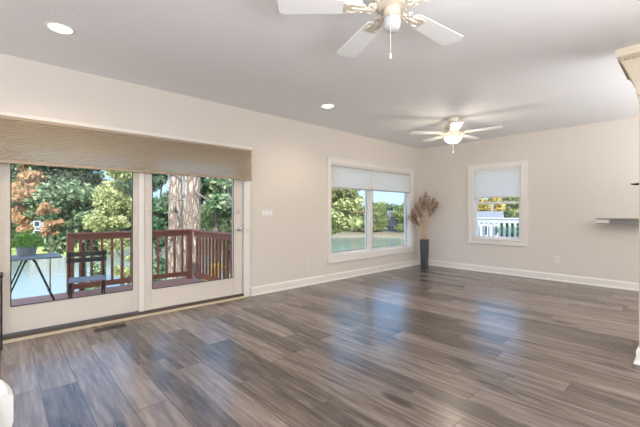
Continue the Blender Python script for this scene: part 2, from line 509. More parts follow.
# handle set
hp = NB(); lathe(hp, [(0, 0), (.034, 0), (.034, .006), (.028, .012), (.012, .014), (.012, .035), (.020, .042), (.029, .055), (.030, .068), (.022, .082), (0, .086)], 24, M=Matrix.Translation((.022, 2.515 - 1.9, 1.0)) @ Matrix.Rotation(PI / 2, 4, 'Y'))
kb = obj('door_knob', hp, SILVER, d2, smooth=True); kb['label'] = 'satin nickel round knob'
hp = NB(); lathe(hp, [(0, 0), (.031, 0), (.031, .008), (.024, .014), (0, .014)], 24, M=Matrix.Translation((.022, 2.515 - 1.9, 1.25)) @ Matrix.Rotation(PI / 2, 4, 'Y'))
box(hp, .034, .054, 2.515 - 1.9 - .02, 2.515 - 1.9 + .02, 1.244, 1.256, bev=.002)
obj('deadbolt', hp, SILVER, d2, smooth=True)['label'] = 'satin nickel thumb turn'
hp = NB(); box(hp, .022, .034, 1.295 - 1.9 - .018, 1.295 - 1.9 + .018, 1.20, 1.27, bev=.004); box(hp, .034, .05, 1.295 - 1.9 - .014, 1.295 - 1.9 + .014, 1.245, 1.262, bev=.003)
obj('latch', hp, PLATE, d2)
for hz_ in (.25, 1.05, 1.85):
    bm = NB(); lathe(bm, [(0, -.05), (.006, -.05), (.006, .05), (0, .05)], 8, c=(.028, 2.588 - 1.9, hz_)); obj('hinge', bm, SILVER, d2, smooth=True)


# ---------------------------------------------------------------- windows
def casing(bm, plane, a0, a1, z0, z1, w, t, ax):
    """ax 'x': on the x=0 wall, 'y': on the y=LY wall (towards -y)"""
    def B(u0, u1, zz0, zz1, t=t):
        if ax == 'x': box(bm, plane, plane + t, u0, u1, zz0, zz1, bev=.004)
        else: box(bm, u0, u1, plane - t, plane, zz0, zz1, bev=.004)
    B(a0, a0 + w, z0, z1); B(a1 - w, a1, z0, z1); B(a0 + w, a1 - w, z1 - w, z1); B(a0 + w, a1 - w, z0, z0 + w)
    B(a0 - .008, a0 + .014, z0, z1, t * 1.5); B(a1 - .014, a1 + .008, z0, z1, t * 1.5)
    B(a0 - .008, a1 + .008, z1 - .014, z1 + .008, t * 1.5); B(a0 - .008, a1 + .008, z0 - .008, z0 + .014, t * 1.5)


w1 = struct_empty('window_1', (0, 5.64, .33))
def W1(bm):
    for v in bm.verts: v.co -= Vector((0, 5.64, .33))
    return bm
bm = NB(); casing(bm, 0, 4.28, 7.01, .33, 2.22, .09, .02, 'x'); obj('casing', W1(bm), TRIM, w1)
bm = NB()
box(bm, -WT, 0, 4.37, 4.385, .43, 2.12); box(bm, -WT, 0, 6.905, 6.92, .43, 2.12); box(bm, -WT, 0, 4.385, 6.905, .43, .445); box(bm, -WT, 0, 4.385, 6.905, 2.105, 2.12)
box(bm, -.13, -.03, 5.50, 5.60, .445, 2.105, bev=.004)
obj('frame', W1(bm), VINYL, w1)
for (a, b) in ((4.385, 5.50), (5.60, 6.905)):
    bm = NB(); s = .052; zz0, zz1 = .445, 2.105; x0, x1 = -.115, -.07
    b2 = b if b < 6 else b
    box(bm, x0, x1, a, a + s, zz0, zz1, bev=.003); box(bm, x0, x1, b - s, b, zz0, zz1, bev=.003)
    box(bm, x0, x1, a + s, b - s, zz0, zz0 + s, bev=.003); box(bm, x0, x1, a + s, b - s, zz1 - s, zz1, bev=.003)
    so = obj('sash', W1(bm), VINYL, w1)
    bm = NB(); e = .006
    box(bm, x1, x1 + .004, a + s, a + s + e, zz0 + s, zz1 - s); box(bm, x1, x1 + .004, b - s - e, b - s, zz0 + s, zz1 - s)
    box(bm, x1, x1 + .004, a + s, b - s, zz0 + s, zz0 + s + e)
    obj('gasket', W1(bm), GASKET, so)
    bm = NB(); box(bm, -.096, -.090, a + s, b - s, zz0 + s, zz1 - s); obj('glass', W1(bm), GLASS, so)

w2 = struct_empty('window_2', (1.715, LY, .58))
def W2(bm):
    for v in bm.verts: v.co -= Vector((1.715, LY, .58))
    return bm
bm = NB(); casing(bm, LY, 1.16, 2.27, .59, 2.23, .09, .02, 'y'); box(bm, 1.20, 2.23, LY - .035, LY, .672, .69, bev=.003); obj('casing', W2(bm), TRIM, w2)
bm = NB()
box(bm, 1.25, 1.272, LY, LY + WT, .68, 2.14); box(bm, 2.158, 2.18, LY, LY + WT, .68, 2.14)
box(bm, 1.272, 2.158, LY, LY + WT, .68, .70); box(bm, 1.272, 2.158, LY, LY + WT, 2.12, 2.14)
obj('frame', W2(bm), VINYL, w2)
for (z0, z1, y0) in ((.70, 1.445, LY + .05), (1.41, 2.12, LY + .09)):
    bm = NB(); s = .042; y1 = y0 + .036
    box(bm, 1.272, 1.272 + s, y0, y1, z0, z1, bev=.003); box(bm, 2.158 - s, 2.158, y0, y1, z0, z1, bev=.003)
    box(bm, 1.272 + s, 2.158 - s, y0, y1, z0, z0 + s, bev=.003); box(bm, 1.272 + s, 2.158 - s, y0, y1, z1 - s, z1, bev=.003)
    so = obj('sash', W2(bm), VINYL, w2)
    bm = NB(); box(bm, 1.272 + s, 2.158 - s, y0 + .015, y0 + .02, z0 + s, z1 - s); obj('glass', W2(bm), GLASS, so)


# ---------------------------------------------------------------- cellular shades
def shade(name, label, ax, a0, a1, z0, z1, off, pitch, mat, railmat, group=None, depth=.028):
    """pleated shade along y (ax 'x', room side +x) or along x (ax 'y', room side -y)"""
    mid = (a0 + a1) / 2; L_ = a1 - a0
    if ax == 'x': root = thing(name, label, 'window shade', (off, mid, z0), PI / 2, group)
    else: root = thing(name, label, 'window shade', (mid, off, z0), 0, group)
    # local: x along, -y towards the room
    hh = z1 - z0
    bm = NB(); n = int((hh - .05) / pitch)
    p = (hh - .055) / n
    for side in (1, -1):
        prev = None
        for i in range(2 * n + 1):
            z = .025 + i * p / 2; y = (-(depth / 2 + (0 if i % 2 == 0 else .007))) * side
            a = bm.verts.new((-L_ / 2 + .004, y, z)); b = bm.verts.new((L_ / 2 - .004, y, z))
            if prev: bm.faces.new((prev[0], prev[1], b, a))
            prev = (a, b)
    obj('pleated_fabric', bm, mat, root)
    bm = NB(); box(bm, -L_ / 2, L_ / 2, -depth / 2 - .008, depth / 2 + .008, hh - .032, hh, bev=.004); obj('head_rail', bm, railmat, root)
    bm = NB(); box(bm, -L_ / 2, L_ / 2, -depth / 2 - .006, depth / 2 + .006, 0, .028, bev=.005); obj('bottom_rail', bm, railmat, root)
    return root


TANRAIL = simple('tan_shade_rail', (.40, .31, .22), .5); GREYRAIL = simple('grey_shade_rail', (.50, .49, .47), .5)
shade('cellular_shade', 'wide tan pleated shade half lowered over the patio doors', 'x', -.12, 2.69, 1.70, 2.145, .052, .019, SHADE_TAN, TANRAIL, depth=.036)
g = None
shade('cellular_shade', 'white pleated shade over the left pane of the twin lake window', 'x', 4.39, 5.53, 1.67, 2.105, -.022, .019, SHADE_WHITE, GREYRAIL)
shade('cellular_shade', 'white pleated shade over the right pane of the twin lake window', 'x', 5.54, 6.90, 1.67, 2.105, -.022, .019, SHADE_WHITE, GREYRAIL)
shade('cellular_shade', 'white pleated shade in the single window of the far wall', 'y', 1.276, 2.154, 1.53, 2.118, LY + .022, .019, SHADE_WHITE, simple('white_shade_rail', (.76, .75, .73), .5))

# shade cord cleat by window 1
bm = NB(); box(bm, 0.02, .034, 6.945, 6.965, 1.70, 1.80, bev=.004)
tag(obj('cord_cleat', bm, SILVER), 'small grey cord cleat on the right casing of the twin lake window', 'cord cleat')


# ---------------------------------------------------------------- wall plates
def plate(name, label, cat, loc, rz, wd, ht, kind):
    root = thing(name, label, cat, loc, rz)
    bm = NB(); box(bm, -wd / 2, wd / 2, -.007, 0, -ht / 2, ht / 2, bev=.003); obj('cover_plate', bm, PLATE, root)
    if kind == 'outlet':
        for s in (-1, 1):
            bm = NB(); box(bm, -.017, .017, -.011, -.006, s * .028 - .014, s * .028 + .014, bev=.004)
            r = obj('socket', bm, PLATE, root)
            bm = NB()
            for q in (-.007, .007): box(bm, q - .0012, q + .0012, -.0116, -.0108, s * .028 - .004, s * .028 + .006)
            obj('slot', bm, GASKET, r)
    else:
        for k in range(kind):
            xx = (k - (kind - 1) / 2) * .046
            bm = NB(); box(bm, xx - .016, xx + .016, -.011, -.006, -.033, .033, bev=.002)
            obj('rocker', bm, FANW, root)
    return root


plate('light_switch', 'four-gang white switch plate on the wall right of the patio doors', 'light switch', (0, 3.0, 1.225), PI / 2, .21, .118, 4)
plate('wall_outlet', 'white duplex outlet low on the wall between patio doors and twin window', 'outlet', (0, 3.79, .37), PI / 2, .075, .118, 'outlet')
plate('wall_outlet', 'white duplex outlet on the far wall right of the single window', 'outlet', (2.76, LY, .385), 0, .075, .118, 'outlet')
plate('wall_outlet', 'white duplex outlet on the far wall just right of the black vase', 'outlet', (.72, LY, .36), 0, .075, .118, 'outlet')
bm = NB(); box(bm, .02, .038, 2.635, 2.665, .94, 1.0, bev=.005)
tag(obj('door_sensor', bm, PLATE), 'small white sensor on the door casing beside the knob', 'sensor')

# floor register
root = thing('floor_register', 'dark metal floor vent in front of the patio doors', 'floor vent', (.215, .86, 0), 0)
bm = NB(); box(bm, -.05, .05, -.15, -.143, 0, .005); box(bm, -.05, .05, .143, .15, 0, .005); box(bm, -.05, -.043, -.143, .143, 0, .005); box(bm, .043, .05, -.143, .143, 0, .005)
box(bm, -.043, .043, -.143, .143, 0, .001)
VENTM = simple('vent_brown_metal', (.10, .085, .07), .4, metal=.5); obj('frame', bm, VENTM, root)
bm = NB()
for k in range(18):
    y = -.135 + k * .0159; box(bm, -.043, .043, y - .002, y + .002, .001, .004)
obj('louvre', bm, METALB, root)

# ---------------------------------------------------------------- ceiling lights
LAMPW = simple('lamp_lens', (1, .95, .85), .4, emit=((1, .86, .66), 9.0))
def can(loc, label):
    r = thing('recessed_ceiling_light', label, 'ceiling light', loc)
    bm = NB(); lathe(bm, [(.078, -.001), (.082, -.006), (.100, -.004), (.106, 0.001)], 36)
    obj('trim_ring', bm, TRIM, r, smooth=True)
    bm = NB(); lathe(bm, [(0, -.004), (.05, -.0035), (.078, -.001), (.080, .001), (0, .001)], 36); obj('lens', bm, LAMPW, r, smooth=True)
    d = bpy.data.lights.new('can_lamp', 'SPOT'); d.energy = 38; d.spot_size = math.radians(150); d.spot_blend = .8; d.shadow_soft_size = .07; d.color = (1, .80, .58)
    o = bpy.data.objects.new('can_lamp', d); COL.objects.link(o); o.location = (loc[0], loc[1], loc[2] - .02)
    return r
can((.94, .36, H), 'glowing round recessed ceiling light near the patio doors')
can((.92, 3.41, H), 'glowing round recessed ceiling light before the twin lake window')


# ---------------------------------------------------------------- ceiling fans
def fan(loc, label, lit, glass):
    r = thing('ceiling_fan', label, 'ceiling fan', loc)     # origin at ceiling
    bm = NB(); lathe(bm, [(0, 0), (.085, 0), (.09, -.012), (.088, -.05), (.075, -.065), (.10, -.075), (.125, -.09), (.13, -.12), (.128, -.16), (.115, -.185), (0, -.19)], 40)
    obj('motor_housing', bm, BRASSY, r, smooth=True)
    bm = NB(); lathe(bm, [(0, -.187), (.085, -.187), (.10, -.20), (.10, -.225), (.085, -.24), (0, -.24)], 40)
    for k in range(20):
        a = 2 * PI * k / 20; box(bm, .098, .108, -.006, .006, -.23, -.195, M=Matrix.Rotation(a, 4, 'Z'))
    obj('flywheel', bm, BRASSY, r, smooth=True)
    bm = NB(); lathe(bm, [(0, -.24), (.045, -.24), (.052, -.25), (.052, -.29), (.058, -.298), (0, -.30)], 32)
    sh = obj('switch_housing', bm, BRASSY, r, smooth=True)
    if lit:
        bm = NB(); lathe(bm, [(.06, -.298), (.12, -.30), (.132, -.308), (.126, -.335), (.10, -.37), (.06, -.392), (0, -.40)], 36)
        obj('light_bowl', bm, glass, r, smooth=True)['label'] = 'glowing white glass bowl'
    else:
        bm = NB(); lathe(bm, [(0, -.297), (.046, -.298), (.052, -.31), (.054, -.335), (.05, -.36), (.032, -.378), (0, -.383)], 36)
        obj('light_bowl', bm, glass, r, smooth=True)['label'] = 'unlit frosted glass globe'
    for k in range(5):
        ang = FAN0 + k * 2 * PI / 5
        R = Matrix.Rotation(ang, 4, 'Z')
        bm = NB()
        # decorative blade iron: stem with scrolls and a plate under the blade
        zz = -.235
        tube(bm, [(.085, 0, -.215), (.13, 0, zz - .012), (.19, 0, zz - .012), (.25, 0, zz - .008)], [.011, .009, .009, .007], 8)
        for s in (-1, 1):
            pts = [(.10 + .055 * t + .03 * math.sin(t * 6), s * (.006 + .042 * math.sin(t * 3.0)), zz - .01) for t in [i / 12 * 1.9 for i in range(13)]]
            tube(bm, pts, .007, 6)
            tube(bm, [(.19, s * .01, zz - .008), (.22, s * .035, zz - .008), (.25, s * .045, zz - .007), (.28, s * .03, zz - .007)], .007, 6)
        box(bm, .185, .30, -.045, .045, zz - .008, zz - .004, bev=.001)
        for v in bm.verts: v.co = R @ v.co
        ir = obj('blade_iron', bm, BRASSY, r, smooth=True)
        bm = NB()
        L0, L1, w0, w1 = .20, .70, .062, .086
        pts = [(L0, -w0), (L1 - .03, -w1), (L1 - .008, -w1 + .012), (L1, -w1 + .035), (L1, w1 - .035), (L1 - .008, w1 - .012), (L1 - .03, w1), (L0, w0), (L0 - .015, w0 - .02), (L0 - .015, -w0 + .02)]
        M = R @ Matrix.Translation((0, 0, zz)) @ Matrix.Rotation(math.radians(1), 4, 'X')
        prism(bm, pts, -.0035, .0035, M=M)
        obj('blade', bm, FANW, r)
    bm = NB(); tube(bm, [(.05, 0, -.275), (.062, 0, -.295), (.062, 0, -.54)], .0018, 6); bm2 = bm
    M = Matrix.Rotation(CHA, 4, 'Z')
    lathe(bm, [(0, -.54), (.006, -.545), (.009, -.56), (.006, -.575), (0, -.58)], 10, c=(.062, 0, 0))
    for v in bm.verts: v.co = M @ v.co
    obj('pull_chain', bm, BRASSY, r, smooth=True)
    return r


FAN0 = math.radians(38) + TH
CHA = TH + math.radians(-110)
BOWL_ON = simple('glowing_bowl_glass', (1, .96, .9), .3, emit=((1, .90, .76), 3.2))
BOWL_OFF = simple('frosted_globe_glass', (.50, .50, .50), .25)
f1x = CAM.x - math.sin(TH) * 2.14 + math.cos(TH) * .444
f1y = math.cos(TH) * 2.14 + math.sin(TH) * .444
fan((f1x, f1y, H - .005), 'white five-blade ceiling fan overhead, unlit and closest to the camera', False, BOWL_OFF)
fan((1.823, 5.315, H - .005), 'white five-blade ceiling fan with glowing bowl light near the far wall', True, BOWL_ON)
d = bpy.data.lights.new('fan_lamp', 'POINT'); d.energy = 16; d.shadow_soft_size = .14; d.color = (1, .87, .70)
o = bpy.data.objects.new('fan_lamp', d); COL.objects.link(o); o.location = (1.823, 5.315, H - .48)

# ---------------------------------------------------------------- vase with pampas
random.seed(4)
vx, vy = .30, 7.03
vr = thing('floor_vase', 'tall square dark glazed vase standing in the far left corner', 'vase', (vx, vy, 0), math.radians(8)); vr.scale = (.86, .86, 1)
bm = NB()
def sq(z, r):
    c = .012; p = []
    for sx, sy in ((1, 1), (-1, 1), (-1, -1), (1, -1)):
        q = [(sx * r, sy * (r - c)), (sx * (r - c), sy * r)]
        if sx * sy < 0: q = q[::-1]
        p += q
    return [bm.verts.new((x, y, z)) for x, y in p]
prof = [(0, .075), (.02, .080), (.30, .086), (.60, .092), (.625, .090), (.625, .078), (.45, .074)]
rg = [sq(z, r) for z, r in prof]
bm.faces.new(rg[0][::-1]); bm.faces.new(rg[-1])
for a, b in zip(rg, rg[1:]):
    for k in range(8): bm.faces.new((a[k], a[(k + 1) % 8], b[(k + 1) % 8], b[k]))
obj('vase_body', bm, VASE, vr)
RT = Vector((math.cos(TH), math.sin(TH), 0)); FW = Vector((-math.sin(TH), math.cos(TH), 0))
# plumes: (sideways in camera-right, depth, top z)
PL = [(-.30, -.08, 1.30, 1), (-.20, .02, 1.42, 1), (-.36, -.02, 1.14, 1), (-.22, -.10, 1.05, 1), (-.10, .05, 1.57, 1), (.02, -.05, 1.70, 1), (.00, .06, 1.50, 1),
      (.12, -.06, 1.46, 1), (.22, -.02, 1.56, 1), (.28, -.08, 1.46, 1), (.18, .06, 1.34, 1), (-.13, -.1, 1.30, 1), (-.28, .05, 1.22, 1), (.08, -.12, 1.60, 1)]
grp = 'dried pampas stems in the black vase'
for i, (sx, dy, zt, _) in enumerate(PL):
    base = Vector((random.uniform(-.03, .03), random.uniform(-.03, .03), .455))
    tip = RT * sx + FW * dy * .5 + Vector((0, 0, zt))
    tip.x = max(tip.x, -.24); tip.y = min(tip.y, .27)
    mid = base.lerp(tip, .5) + Vector((0, 0, .10)) - RT * sx * .28
    def q(t): return (1 - t) ** 2 * base + 2 * t * (1 - t) * mid + t * t * tip
    side = 'leaning left' if sx < -.08 else ('upright' if sx < .1 else 'leaning right')
    root = thing('pampas_stem', 'dried pampas plume %s in the dark corner vase' % side, 'dried pampas grass', (vx, vy, 0), 0, 'dried pampas stems %s in the dark corner vase' % side)
    bm = NB(); tube(bm, [q(k / 8) for k in range(9)], .0035, 5); obj('stem', bm, PAMPSTEM, root)
    vs, fs = [], []
    plen = .30
    for k in range(300):
        t = 1 - random.random() * plen; t = min(t, 1.0)
        p = q(t); tang = (q(min(t + .02, 1.0)) - q(t - .02)).normalized()
        rel = (1 - t) / plen; wdt = .046 * math.sin(PI * min(1, (.10 + .8 * rel)))
        rv = Vector((random.gauss(0, 1), random.gauss(0, 1), random.gauss(0, 1)))
        rv = (rv - tang * rv.dot(tang)).normalized()
        dirv = (tang * .9 + rv * .9 + Vector((0, 0, -.3))).normalized()
        e = p + dirv * wdt * random.uniform(.8, 1.5)
        s = dirv.cross(Vector((random.random(), random.random(), .3))).normalized() * .0045
        n0 = len(vs); vs += [p - s * .5, p + s * .5, e + s, e + dirv * .012, e - s]; fs.append((n0, n0 + 1, n0 + 2, n0 + 3, n0 + 4))
    obj('plume', (vs, fs), PAMPAS, root)
# fine dried sprays filling the bunch
root = thing('dried_spray', 'wispy tan dried sprays between the pampas stems', 'dried grass', (vx, vy, 0))
bm = NB()
for i in range(46):
    sx = random.uniform(-.26, .2); zt = random.uniform(.95, 1.42)
    tip = RT * sx + FW * random.uniform(-.12, .1) + Vector((0, 0, zt)); base = Vector((random.uniform(-.04, .04), random.uniform(-.04, .04), .455))
    tip.x = max(tip.x, -.24); tip.y = min(tip.y, .27)
    mid = base.lerp(tip, .5) + Vector((random.uniform(-.03, .03), 0, .08))
    tube(bm, [(1 - t) ** 2 * base + 2 * t * (1 - t) * mid + t * t * tip for t in (0, .25, .5, .75, 1)], .002, 4)
so = obj('sprays', bm, PAMPSTEM, root); so['kind'] = 'stuff'

# ---------------------------------------------------------------- cabinet end with crown moulding, right edge
cr = thing('wall_cabinet', 'tall cream built-in unit with carved crown moulding at the right edge', 'built-in unit', (4.55, 4.1, 0))
bm = NB(); box(bm, -.41, .60, -.27, .25, 0, 2.53, bev=.004); obj('body', bm, CREAM, cr)
bm = NB()
prof = [(o_, z_ + .035) for o_, z_ in [(0, 2.16), (.012, 2.16), (.018, 2.18), (.014, 2.20), (.03, 2.26), (.06, 2.34), (.085, 2.40), (.105, 2.44), (.108, 2.46), (.125, 2.47), (.13, 2.51), (.13, 2.53), (0, 2.53)]]
# mitred crown round the left and front of the unit
c = [(-.41, .25), (-.41, -.27), (.60, -.27)]
offs = [(-1, 0), (-1, -1), (0, -1)]
rings = [[bm.verts.new((cx + ox * o, cy + oy * o, z)) for o, z in prof] for (cx, cy), (ox, oy) in zip(c, offs)]
for a, b in zip(rings, rings[1:]):
    for i in range(len(prof)): bm.faces.new((a[i], b[i], b[(i + 1) % len(prof)], a[(i + 1) % len(prof)]))
bm.faces.new(rings[0]); bm.faces.new(rings[-1][::-1]); bmesh.ops.recalc_face_normals(bm, faces=bm.faces)
cw = obj('crown_moulding', bm, simple('crown_cream', (.52, .44, .33), .45), cr)
bm = NB()
for k in range(46):
    x = -.50 + k * .024
    bmesh.ops.create_uvsphere(bm, u_segments=8, v_segments=6, radius=.012, matrix=Matrix.Translation((x, -.27 - .108, 2.48)) @ Matrix.Diagonal((1, 1, 1.2, 1)))
for k in range(20):
    y = -.37 + k * .03
    bmesh.ops.create_uvsphere(bm, u_segments=8, v_segments=6, radius=.012, matrix=Matrix.Translation((-.41 - .108, y, 2.48)))
obj('rope_carving', bm, simple('crown_gilt', (.42, .34, .23), .45), cw, smooth=True)
bm = NB()
c = [(-.41, .25), (-.41, -.27), (.60, -.27)]
rings = [[bm.verts.new((cx + ox * o * 1.0, cy + oy * o * 1.0, z)) for o, z in BBP] for (cx, cy), (ox, oy) in zip(c, offs)]
for a, b in zip(rings, rings[1:]):
    for i in range(len(BBP)): bm.faces.new((a[i], b[i], b[(i + 1) % len(BBP)], a[(i + 1) % len(BBP)]))
bm.faces.new(rings[0]); bm.faces.new(rings[-1][::-1]); bmesh.ops.recalc_face_normals(bm, faces=bm.faces)
obj('base_moulding', bm, TRIM, cr)
# black hook on its left side
bm = NB(); box(bm, -.006, 0, -.015, .015, -.03, .03, bev=.002)
tube(bm, [(-.004, 0, 0), (-.025, 0, -.002), (-.05, 0, 0), (-.058, 0, .006)], [.012, .009, .006, .003], 8)
o = obj('wall_hook', bm, METALB, smooth=True); o.location = (4.139, 3.93, 1.475)
tag(o, 'small black hook sticking out at the right edge above the shelf', 'hook')

# floating shelf on the back wall
sr = thing('wall_shelf', 'thin grey and white floating shelf on the far wall at the right', 'shelf', (3.95, LY, 1.05))
bm = NB(); box(bm, -.60, .65, -.24, 0, .072, .092, bev=.002); obj('shelf_board', bm, SHELFG, sr)
bm = NB(); box(bm, -.60, .65, -.20, -.004, 0, .014, bev=.002); obj('shelf_rail', bm, SHELFG, sr)
bm = NB(); box(bm, -.60, -.44, -.205, 0, .014, .072, bev=.002); obj('end_block', bm, TRIM, sr)['label'] = 'white end block'
bm = NB(); box(bm, -.44, .65, -.15, 0, .014, .072); obj('back_strip', bm, simple('shelf_mid_grey', (.38, .38, .36), .5), sr)

# ---------------------------------------------------------------- black metal side table, left edge
bt = thing('side_table', 'black thin-legged metal side table at the left edge by the doors', 'side table', (.045, -.189, 0))
bm = NB(); box(bm, .0, .20, -.36, .206, .65, .675, bev=.003); obj('table_top', bm, METALB, bt)
for (a, b) in ((.012, -.345), (.012, .194), (.188, -.345), (.188, .194)):
    bm = NB(); box(bm, a - .008, a + .008, b - .008, b + .008, 0, .65); obj('leg', bm, METALB, bt)

# ---------------------------------------------------------------- white tub chair, bottom left corner
wc = thing('tub_chair', 'white rounded tub chair cut off by the bottom left corner', 'chair', (2.26, -.285, 0), math.radians(40)); wc.scale = (1, 1, .94)
bm = NB()
n = 28; R0, R1 = .33, .27
top = []
ringsets = []
for i in range(n + 1):
    a = math.radians(-130 + 260 * i / n)
    hgt = .38 + .16 * (0.5 + .5 * math.cos(a))
    ringsets.append([(R, z) for R, z in ((R0 * .86, .08), (R0, .26), (R0, hgt - .02), (R0 - .02, hgt), (R1 + .02, hgt), (R1, hgt - .02), (R1, .38), (R1 * .95, .33))])
    ringsets[-1] = [bm.verts.new((-math.cos(a) * R, math.sin(a) * R, z)) for R, z in ringsets[-1]]
for a, b in zip(ringsets, ringsets[1:]):
    for k in range(8): bm.faces.new((a[k], a[(k + 1) % 8], b[(k + 1) % 8], b[k]))
bm.faces.new(ringsets[0]); bm.faces.new(ringsets[-1][::-1]); bmesh.ops.recalc_face_normals(bm, faces=bm.faces)
obj('shell', bm, WHITEC, wc, smooth=True)
bm = NB(); lathe(bm, [(0, .30), (.25, .30), (.262, .33), (.262, .39), (.245, .415), (0, .42)], 36); obj('seat_cushion', bm, simple('white_cushion', (.78, .78, .77), .85), wc, smooth=True)
bm = NB(); lathe(bm, [(0, 0), (.24, 0), (.24, .02), (.05, .04), (.05, .10), (.27, .12), (.27, .30), (0, .30)], 36); obj('base', bm, WHITEC, wc, smooth=True)

# ================================================================ outside
# ---------------------------------------------------------------- deck
DZ = -.12; DX = -2.62; DY = 2.94
dk = struct_empty('deck', (0, 0, DZ))
bm = NB()
y = -1.0
while y < DY:
    pass; y += 10
x = -WT - .01
while x > DX - .001:
    box(bm, x - .138, x, -2.6, DY, -.035, 0, bev=.003); x -= .144
obj('deck_boards', bm, DECKM, dk)
bm = NB(); box(bm, DX - .06, DX - .02, -2.6, DY + .02, -.27, -.005); box(bm, DX - .06, -WT, DY, DY + .04, -.27, -.005)
for k in range(6): box(bm, DX, -WT - .01, -2.5 + k * 1.05, -2.46 + k * 1.05, -.25, -.036)
obj('rim_joist', bm, REDWOOD, dk)
for (px_, py_) in ((DX + .06, -2.4), (DX + .06, .9), (DX + .06, 2.8)):
    bm = NB(); box(bm, px_ - .07, px_ + .07, py_ - .07, py_ + .07, -3.1, -.036); obj('support_post', bm, REDWOOD, dk)

def railing(name, label, p0, p1, posts, pitch, mat, matr, top, bot, z0, balw=.036, cap=.13, under=.0):
    p0 = Vector(p0); p1 = Vector(p1); d = (p1 - p0); L_ = d.length; ang = math.atan2(d.y, d.x)
    r = thing(name, label, 'railing', (p0.x, p0.y, z0), ang)
    bm = NB(); box(bm, -.05, L_ + .05, -cap / 2, cap / 2, top - .036, top, bev=.004); obj('cap_rail', bm, mat, r)
    bm = NB(); box(bm, 0, L_, -.019, .019, top - .125, top - .036, bev=.002); obj('upper_rail', bm, mat, r)
    bm = NB(); box(bm, 0, L_, -.019, .019, bot, bot + .09, bev=.002); obj('bottom_rail', bm, mat, r)
    for q in posts:
        bm = NB(); box(bm, q - .048, q + .048, -.048, .048, 0, top - .036, bev=.004); obj('post', bm, mat, r)
    first = None; s = pitch
    nb = int((L_ - .06) / pitch)
    for k in range(nb):
        xx = (L_ - nb * pitch) / 2 + (k + .5) * pitch
        if any(abs(xx - q) < .06 for q in posts): continue
        if first is None:
            bm = NB(); box(bm, -balw / 2, balw / 2, -balw / 2, balw / 2, bot + .005, top - .11)
            first = obj('baluster', bm, matr, r); first.location = (xx, .0, 0)
        else:
            c_ = first.copy(); COL.objects.link(c_); c_.parent = r; c_.location = (xx, 0, 0)
    return r


railing('deck_railing', 'red-stained wooden deck railing along the lake side of the deck', (-2.57, .85, 0), (-2.57, 2.84, 0), [0, 1.99], .155, REDWOOD, REDWOOD, 1.01, .07, DZ)
railing('deck_railing', 'red-stained wooden railing returning to the house at right', (-2.42, 2.89, 0), (-.22, 2.89, 0), [2.2], .14, REDWOOD, REDWOOD, 1.0, .07, DZ)
# stair newel beyond the opening
bm = NB(); box(bm, -2.97, -2.89, 1.02, 1.10, -.95, .70, bev=.004)
o = obj('stair_newel', bm, simple('dark_brown_wood', (.07, .035, .02), .6)); tag(o, 'dark brown stair post just behind the first railing post', 'post')

# bistro table
tb = thing('bistro_table', 'grey-topped folding bistro table on the deck', 'table', (-1.78, .29, DZ), 0)
bm = NB(); box(bm, -.29, .29, -.34, .34, .725, .75, bev=.006); obj('table_top', bm, GREYW, tb)
bm = NB(); box(bm, -.27, .27, -.05, -.03, .695, .725); box(bm, -.27, .27, .03, .05, .695, .725); obj('under_rail', bm, METALB, tb)
for sx in (-.25, .25):
    for s in (-1, 1):
        bm = NB(); bar(bm, (sx + s * .008, s * .05, .71), (sx + s * .008, -s * -.31, 0), .018, .018); obj('leg', bm, METALB, tb)
for s in (-1, 1):
    bm = NB(); bar(bm, (-.25, s * .22, .22), (.25, s * .22, .22), .012, .012); obj('stretcher', bm, METALB, tb)


def bistro(label, loc, rz):
    r = thing('bistro_chair', label, 'chair', loc, rz, None)
    # local: faces +x, width along y
    for k, z in enumerate((.74, .655)):
        bm = NB(); box(bm, -.20, -.185, -.235, .235, z, z + .062, bev=.004)
        obj('back_slat', bm, simple('dark_slat_%d' % k, (.045, .035, .03), .5), r)
    bm = NB()
    for s in range(5): box(bm, -.16 + s * .077, -.09 + s * .077, -.205, .205, .442, .458, bev=.003)
    obj('seat', bm, GREYW, r)
    for y in (-.19, .19):
        bm = NB(); box(bm, -.17, .23, y - .01, y + .01, .425, .442); obj('seat_rail', bm, METALB, r)
    for y in (-.20, .20):
        bm = NB(); bar(bm, (-.182, y, .81), (-.178, y, .44), .02, .012); bar(bm, (-.178, y, .45), (.20, y, 0), .02, .012); obj('leg', bm, METALB, r)
        bm = NB(); bar(bm, (.17, y * .88, .43), (-.42, y * .88, 0), .02, .012); obj('leg', bm, METALB, r)
    for (xx, z) in ((.17, .04), (-.22, .05)):
        bm = NB(); bar(bm, (xx, -.2, z), (xx, .2, z), .012, .012); obj('stretcher', bm, METALB, r)
    return r


bistro('black slatted folding bistro chair on the deck, right of the table', (-1.18, .87, DZ), math.radians(-8))
bistro('folding bistro chair mostly hidden at the left end of the deck table', (-1.77, -.17, DZ), math.radians(90))

# planter
pp = thing('potted_plant', 'leafy green herb plant in a zinc planter on the deck table', 'potted plant', (-1.93, .27, DZ + .75))
bm = NB(); lathe(bm, [(0, 0), (.095, 0), (.10, .01), (.118, .12), (.124, .13), (.118, .132), (.108, .118), (0, .115)], 28)
obj('planter', bm, ZINC, pp, smooth=True)
random.seed(9); vs, fs = [], []
for k in range(1300):
    a = random.uniform(0, 2 * PI); rr = .20 * math.sqrt(random.random()); z = .13 + random.random() * .24 * (1 - (rr / .2) ** 2) + .0
    p = Vector((rr * math.cos(a), rr * math.sin(a), z)); u = Vector((random.gauss(0, 1), random.gauss(0, 1), random.gauss(0, .6))).normalized()
    v = u.cross(Vector((random.gauss(0, 1), random.gauss(0, 1), random.gauss(0, 1)))).normalized()
    s = .018; n0 = len(vs); vs += [p - u * s, p + v * s * .6, p + u * s, p - v * s * .6]; fs.append((n0, n0 + 1, n0 + 2, n0 + 3))
obj('foliage', (vs, fs), HERB, pp)

